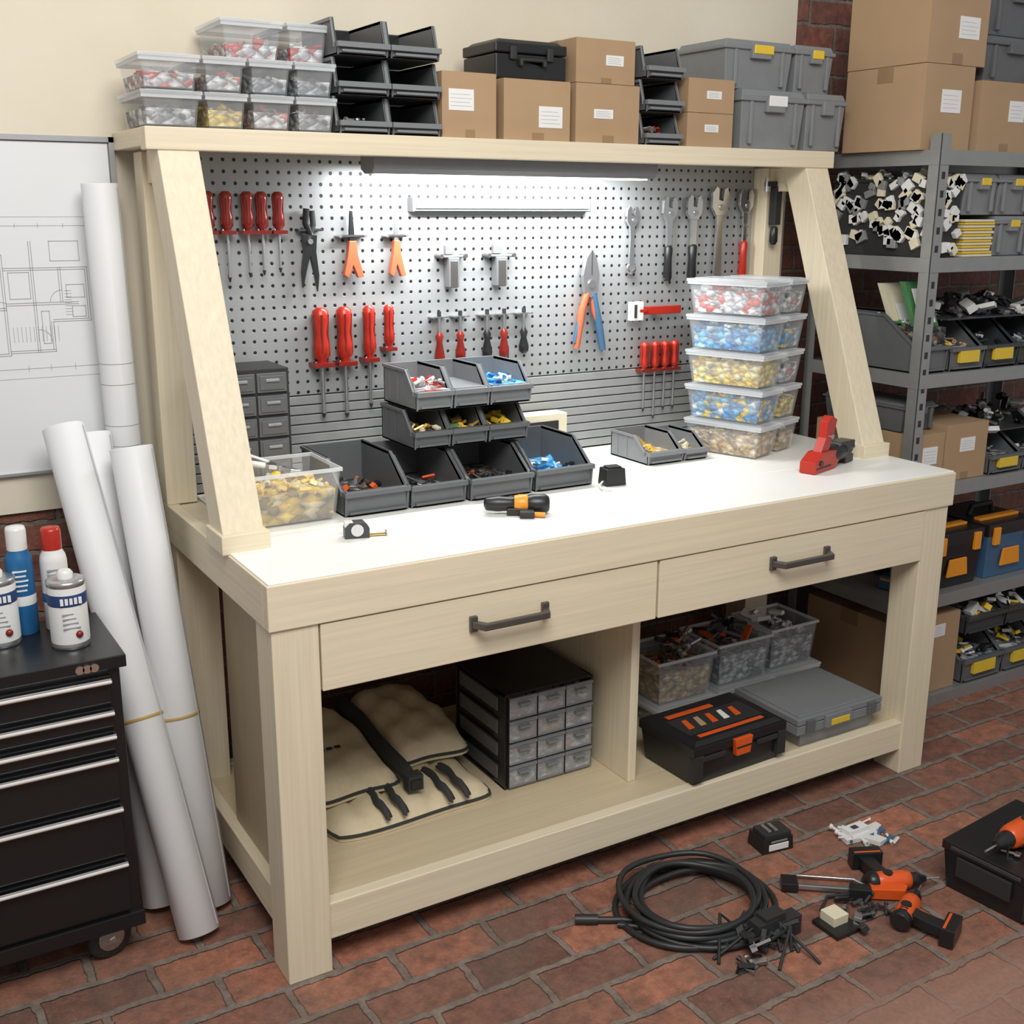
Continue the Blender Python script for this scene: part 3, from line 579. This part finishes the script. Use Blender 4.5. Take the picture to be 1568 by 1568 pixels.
for x in (-.30,-.88):
    for y in (.31,.47):
        b.box((x-.03,y-.03,.088),(x+.03,y+.03,.094),"steel").box((x-.02,y-.026,.04),(x+.02,y-.022,.09),"steel").box((x-.02,y+.018,.04),(x+.02,y+.022,.09),"steel")
        b.lathe([(.022,-.016),(.045,-.015),(.050,-.008),(.050,.008),(.045,.015),(.022,.016)],(x,y,.0505),(.25,-1,0),"rubber",28).lathe([(.01,-.020),(.030,-.0185),(.030,.0185),(.01,.020)],(x,y,.0505),(.25,-1,0),"steel",16).lathe([(.004,-.028),(.010,-.027),(.010,.027),(.004,.028)],(x,y,.0505),(.25,-1,0),"chrome",12)
b.done(.003)
CT=.7225
def can(x,y,r,h,body,cap,name,capc=None):
    b=B(name)
    if cap=="tin":
        b.lathe([(r*.97,0),(r,.003),(r,.006),(r*.98,.009),(r*.98,h-.012),(r,h-.008),(r,h-.002),(r*.9,h),(r*.5,h+.001)],(x,y,CT),(0,0,1),body,28)
        b.lathe([(r*.985,h*.08),(r*.99,h*.09),(r*.99,h*.90),(r*.985,h*.91)],(x,y,CT),(0,0,1),"label",28).lathe([(r*.995,h*.64),(r*1.0,h*.65),(r*1.0,h*.80),(r*.995,h*.81)],(x,y,CT),(0,0,1),"ink_blue",28)
        b.lathe([(r*.4,h),(r*.42,h+.012),(r*.3,h+.018)],(x,y,CT),(0,0,1),"white_plastic",20)
        for i in range(5): b.box((x-.02+i*.009,y-r*1.03,CT+h*.68),(x-.014+i*.009,y-r*.9,CT+h*.77),"label")
        for i in range(4): b.box((x-.018,y-r*1.01,CT+h*(.32+i*.07)),(x+.016-.004*i,y-r*.93,CT+h*(.335+i*.07)),"line_grey")
        b.sph((x+.012,y-r*.93,CT+h*.22),.008,"red_dark",8)
    else:
        b.lathe([(r*.95,0),(r,.003),(r,h*.68),(r*.92,h*.73),(r*.72,h*.78),(r*.70,h*.80)],(x,y,CT),(0,0,1),body,24)
        b.lathe([(r*.74,h*.79),(r*.74,h*.97),(r*.66,h),(r*.2,h+.001)],(x,y,CT),(0,0,1),capc,20)
        b.lathe([(r*1.001,h*.28),(r*1.01,h*.29),(r*1.01,h*.36),(r*1.001,h*.37)],(x,y,CT),(0,0,1),"label" if body=="blue" else "blue",24)
        for i in range(5): b.box((x-.018,y-r*1.02,CT+h*(.42+i*.045)),(x+.008+.002*(i%3),y-r*.85,CT+h*(.435+i*.045)),"label" if body=="blue" else "line_grey")
    b.done(0)
can(-.308,.36,.039,.145,"steel","tin","paint_tin"); can(-.432,.44,.039,.145,"steel","tin","paint_tin")
can(-.378,.485,.028,.235,"blue","cap","spray_can",capc="white_plastic"); can(-.31,.48,.028,.225,"white_plastic","cap","glue_bottle",capc="red")
# ---------------------------------------------------------------- paper rolls + drawing board
def roll(p,q,r,marks=False,band=None):
    b=B("paper_roll"); p=Vector(p); q=Vector(q); d=(q-p); Ln=d.length; dn=d.normalized(); a=dn.orthogonal().normalized(); c=dn.cross(a)
    b.lathe([(r*.9,0),(r,.002),(r,Ln-.002),(r*.97,Ln),(r*.86,Ln),(r*.84,Ln-.05),(r*.6,Ln-.052)],p,d,"paper",32)
    b.lathe([(r*.80,Ln-.05),(r*.80,Ln-.003),(r*.74,Ln-.003),(r*.72,Ln-.05)],p,d,"paper",24)
    e=a*(r*.1)-c*r; b.tube([tuple(p+dn*.01+e*1.0),tuple(q-dn*.01+e*1.0)],.002,"paper_end",6)
    if band: b.lathe([(r*1.0,Ln*band-.004),(r*1.03,Ln*band-.003),(r*1.03,Ln*band+.003),(r*1.0,Ln*band+.004)],p,d,"band",32)
    if marks:
        for t in (.55,.62,.63,.66,.72,.75): b.lathe([(r*1.0,Ln*t),(r*1.004,Ln*t+.0005),(r*1.004,Ln*t+.0015),(r*1.0,Ln*t+.002)],p,d,"line_grey",32)
    return b.done(0)
roll((-.060,.80,.01),(-.083,.79,1.66),.041,True)
roll((-.110,.272,.012),(-.222,.735,1.115),.047,band=.42)
roll((-.052,.375,.012),(-.098,.62,1.075),.048,band=.42)
roll((-.155,.43,.012),(-.155,.755,1.09),.042)
b=B("framed_drawing_board"); x0,x1,z0,z1,y=-.95,-.03,.985,1.765,.8678
b.box((x0,y-.010,z0),(x1,y,z1),"board_white")
for a,c in (((x0,z1-.012),(x1,z1)),((x0,z0),(x1,z0+.006)),((x1-.012,z0),(x1,z1)),((x0,z0),(x0+.012,z1))): b.box((a[0],y-.016,a[1]),(c[0],y-.002,c[1]),"led_bar")
for a,c in (((x0+.012,z1-.0145),(x1-.012,z1-.012)),((x1-.0145,z0+.01),(x1-.012,z1-.012))): b.box((a[0],y-.0115,a[1]),(c[0],y-.010,c[1]),"ink")
def ln(xa,za,xb,zb,w=.0012): b.box((min(xa,xb)-w/2,y-.0108,min(za,zb)-w/2),(max(xa,xb)+w/2,y-.0099,max(za,zb)+w/2),"line_grey")
def rc(xa,za,xb,zb,w=.0012): ln(xa,za,xb,za,w);ln(xa,zb,xb,zb,w);ln(xa,za,xa,zb,w);ln(xb,za,xb,zb,w)
rc(-.72,1.215,-.06,1.585,.0006)
# floor plan: double-line outer walls, rooms, stairs, doors
for o in (0,.005):
    rc(-.62+o,1.27+o,-.30-o,1.50-o); ln(-.30,1.47-o,-.115-o,1.47-o); ln(-.115-o,1.47-o,-.115-o,1.345+o); ln(-.115-o,1.345+o,-.20,1.345+o); ln(-.20-o,1.345,-.20-o,1.275+o); ln(-.20,1.275+o,-.30,1.275+o)
    ln(-.235-o,1.275,-.235-o,1.53); ln(-.30,1.39-o,-.14,1.39-o); ln(-.175-o,1.39,-.175-o,1.47); ln(-.46-o,1.27,-.46-o,1.50); ln(-.46,1.38-o,-.30,1.38-o)
rc(-.195,1.485,-.13,1.53); rc(-.165,1.40,-.125,1.43); rc(-.155,1.355,-.125,1.38); rc(-.29,1.40,-.245,1.46); rc(-.225,1.295,-.208,1.37)
for i in range(12): ln(-.29+.009*i,1.30,-.29+.009*i,1.335,.0008)
for i in range(9): ln(-.17,1.36+.007*i-.0,-.155,1.36+.007*i,.0008)
for xx in (-.33,-.265,-.215,-.16,-.10): ln(xx,1.23,xx,1.245,.0008); ln(xx,1.56,xx,1.57,.0008)
ln(-.62,1.2375,-.09,1.2375,.0008); ln(-.62,1.565,-.09,1.565,.0008); ln(-.085,1.27,-.085,1.53,.0008)
for cx,cz,a0 in ((-.235,1.30,0),(-.175,1.39,1.57),(-.30,1.42,3.14)):
    b.tube([(cx+.028*math.cos(a0+t*.157),y-.0104,cz+.028*math.sin(a0+t*.157)) for t in range(11)],.0006,"line_grey",4)
b.done(0)
# ---------------------------------------------------------------- steel rack
rx0,rx1,ry0,ry1=2.145,3.15,.28,.76; LV=[.04,.395,.77,1.125,1.47,1.775]
b=B("steel_shelving_rack")
for x in (rx0,rx1-.04):
    for y in (ry0,ry1-.04):
        s=1 if x==rx0 else -1
        b.box((x if s>0 else x+.037,y,0),(x+.003 if s>0 else x+.04,y+.04,1.82),"rack_steel")
        yy=y if y==ry0 else y+.037
        b.box((x,yy,0),(x+.04,yy+.003,1.82),"rack_steel")
        if y==ry0:
            for k in range(34): b.box((x+.013,yy-.0008,.03+k*.052),(x+.027,yy+.0005,.05+k*.052),"black_matte")
for z in LV:
    b.box((rx0+.004,ry0+.004,z-.006),(rx1-.004,ry1-.004,z),"rack_steel")
    b.box((rx0+.003,ry0-.002,z-.042),(rx1-.003,ry0+.004,z),"rack_steel").box((rx0-.001,ry0+.003,z-.042),(rx0+.004,ry1-.003,z),"rack_steel").box((rx0+.003,ry1-.005,z-.042),(rx1-.003,ry1,z),"rack_steel")
b.done(.001)
z=LV[5]+.001
carton(2.125,.34,z,.21,.30,.235,(.35,.45,.75,.72)); carton(2.36,.33,z,.24,.34,.20,(.55,.45,.85,.75)); carton(2.62,.34,z,.26,.34,.22)
carton(2.128,.345,z+.239,.25,.30,.24,(.5,.3,.85,.55)); tote(2.40,.36,z+.205,.28,.30,.13,None,"bin_grey"); tote(2.40,.36,z+.336,.28,.30,.15,None,"bin_grey")
z=LV[4]+.001
b=B("connector_parts_bin"); b.at(2.165,.30,z); b.tub(0,0,.115,.40,0,.225,"black_matte",.003,.97); b.box((.006,.006,.004),(.109,.394,.20),"black_matte"); b.junk(.008,.01,.20,.105,.38,.25,60,.036,["white_plastic","label","cream","led_bar","paper"],1.0)
for i in range(80):
    b.cb((-.004,R.uniform(.01,.39),R.uniform(.02,.23)),(.016,R.uniform(.022,.038),R.uniform(.018,.032)),R.choice(["white_plastic","label","cream","led_bar"]),Matrix.Rotation(R.uniform(-1.2,1.2),4,'X'))
for i in range(22): b.cb((R.uniform(.01,.105),-.004,R.uniform(.02,.23)),(R.uniform(.02,.034),.016,R.uniform(.016,.03)),R.choice(["white_plastic","label","cream"]),Matrix.Rotation(R.uniform(-1,1),4,'Y'))
b.done(.003)
for i in range(5):
    x=2.295+i*.157
    for j in range(2):
        if not(i==0 and j==0): tote(x,.30,z+j*.122,.15,.30,.119)
b=B("tied_wood_shims")
for k in range(13): b.box((2.295+R.uniform(0,.01),.295,z+k*.0085),(2.43+R.uniform(-.01,.01),.42,z+k*.0085+.007),"yellow" if k%2 else "cream")
b.done(.001)
tote(2.295,.44,z,.15,.20,.119,None)
z=LV[3]+.001
sbin(2.160,.30,z,.12,.40,.17,"bin_grey","mix_dark",["white_plastic","green","label","cream"],None,fz=.8,n=30)
for i in range(5): sbin(2.293+i*.163,.295,z,.156,.32,.15,"bin_dark" if i!=0 else "bin_grey","mix_grey" if i!=1 else None,(NJ if i==0 else GJ),"label_yellow",fz=.45,n=18)
b=B("wire_connector_bag"); b.junk(2.32,.34,z+.155,2.78,.58,z+.21,70,.045,["black","white_plastic","steel","bin_dark"],1.6); b.box((2.31,.33,z+.1515),(2.8,.6,z+.156),"bin_dark"); b.done(.001)
b=B("seed_packet"); b.prism([(.33,z+.138),(.35,z+.138),(.41,z+.27),(.39,z+.27)],'x',2.17,2.27,"green").prism([(.3285,z+.15),(.33,z+.15),(.375,z+.25),(.3735,z+.25)],'x',2.185,2.255,"label"); b.done(.003)
b=B("paper_envelope"); b.prism([(.42,z+.138),(.44,z+.138),(.50,z+.26),(.48,z+.26)],'x',2.175,2.275,"cream").prism([(.419,z+.15),(.42,z+.15),(.445,z+.20),(.444,z+.20)],'x',2.20,2.25,"label"); b.done(.003)
z=LV[2]+.001
carton(2.165,.30,z,.15,.40,.16,(.35,.4,.8,.75),tape=False); carton(2.322,.30,z,.20,.34,.18,(.35,.5,.7,.75))
for i in range(3): sbin(2.54+i*.17,.295,z,.162,.32,.13,"bin_grey","mix_grey",GJ,"label_yellow",fz=.4,n=16)
tote(2.165,.34,z+.165,.15,.34,.09,None,"bin_grey")
b=B("conduit_fittings"); b.junk(2.55,.33,z+.135,3.0,.58,z+.19,50,.04,["white_plastic","black","steel"],1.6); b.box((2.54,.33,z+.1315),(3.0,.6,z+.136),"bin_dark"); b.done(.001)
z=LV[1]+.001
def tcase(name,x,col):
    b=B(name); b.at(x,.31,z)
    b.tbox(.12,.13,0,.22,.24,.15,.24,.26,col).box((-.003,-.003,.15),(.243,.263,.19),"black").box((.02,-.012,.12),(.05,0,.18),"orange_yellow").box((.19,-.012,.12),(.22,0,.18),"orange_yellow").tube([(.06,.13,.19),(.07,.13,.22),(.17,.13,.22),(.18,.13,.19)],.01,"black_matte")
    b.prism([(.07,.04),(.17,.04),(.16,.10),(.08,.10)],'y',-.008,0,"orange_yellow").box((.02,.05,.19),(.22,.08,.2),"orange_yellow"); b.done(.005)
tcase("power_tool_box",2.33,"black"); tcase("power_tool_box",2.60,"tool_blue")
drill("cordless_drill",2.25,.42,z+.157,100,0,"orange_yellow","tool_blue",1.0)
z=LV[0]+.001
carton(2.165,.30,z,.32,.38,.27,(.6,.72,.78,.88))
for k in range(2):
    sbin(2.52+k*.21,.295,z,.20,.34,.17,"bin_grey","mix_grey",["white_plastic","steel","yellow","black"],"label_yellow",fz=.45,n=40,js=.035)
    sbin(2.52+k*.21,.30,z+.172,.20,.32,.13,"bin_dark","mix_dark",["white_plastic","steel","yellow","black"],None,fz=.45,n=40,js=.04)
# ---------------------------------------------------------------- lights
w=bpy.data.worlds.new("world"); SC.world=w; w.use_nodes=True; w.node_tree.nodes["Background"].inputs[0].default_value=(.95,.965,1,1); w.node_tree.nodes["Background"].inputs[1].default_value=.40
def area(n,loc,tgt,sx,sy,e,col=(1,1,1)):
    l=bpy.data.lights.new(n,'AREA'); l.shape='RECTANGLE'; l.size=sx; l.size_y=sy; l.energy=e; l.color=col
    o=bpy.data.objects.new(n,l); o.location=loc; o.rotation_euler=(Vector(tgt)-Vector(loc)).to_track_quat('-Z','Y').to_euler(); SC.collection.objects.link(o)
area("ceiling_light",(-.2,-1.7,3.1),(.8,.4,.8),1.7,1.3,86,(1,.98,.945))
area("strip_light_lamp",(.95,.64,1.682),(.95,.80,1.2),.82,.03,15,(.95,.98,1))
# ---------------------------------------------------------------- camera
yaw,pit,rol=.5389,.2602,.0042
fw=Vector((math.sin(yaw)*math.cos(pit),math.cos(yaw)*math.cos(pit),-math.sin(pit))); r0=Vector((math.cos(yaw),-math.sin(yaw),0)); u0=r0.cross(fw)
rr=r0*math.cos(rol)+u0*math.sin(rol); uu=-r0*math.sin(rol)+u0*math.cos(rol)
c=bpy.data.cameras.new("camera"); c.lens=36*1757.5/1568; c.sensor_width=36; co=bpy.data.objects.new("camera",c); SC.collection.objects.link(co)
co.matrix_world=Matrix(((rr.x,uu.x,-fw.x,-.6727),(rr.y,uu.y,-fw.y,-2.0468),(rr.z,uu.z,-fw.z,1.6123),(0,0,0,1))); SC.camera=co
SC.view_settings.view_transform='Standard'
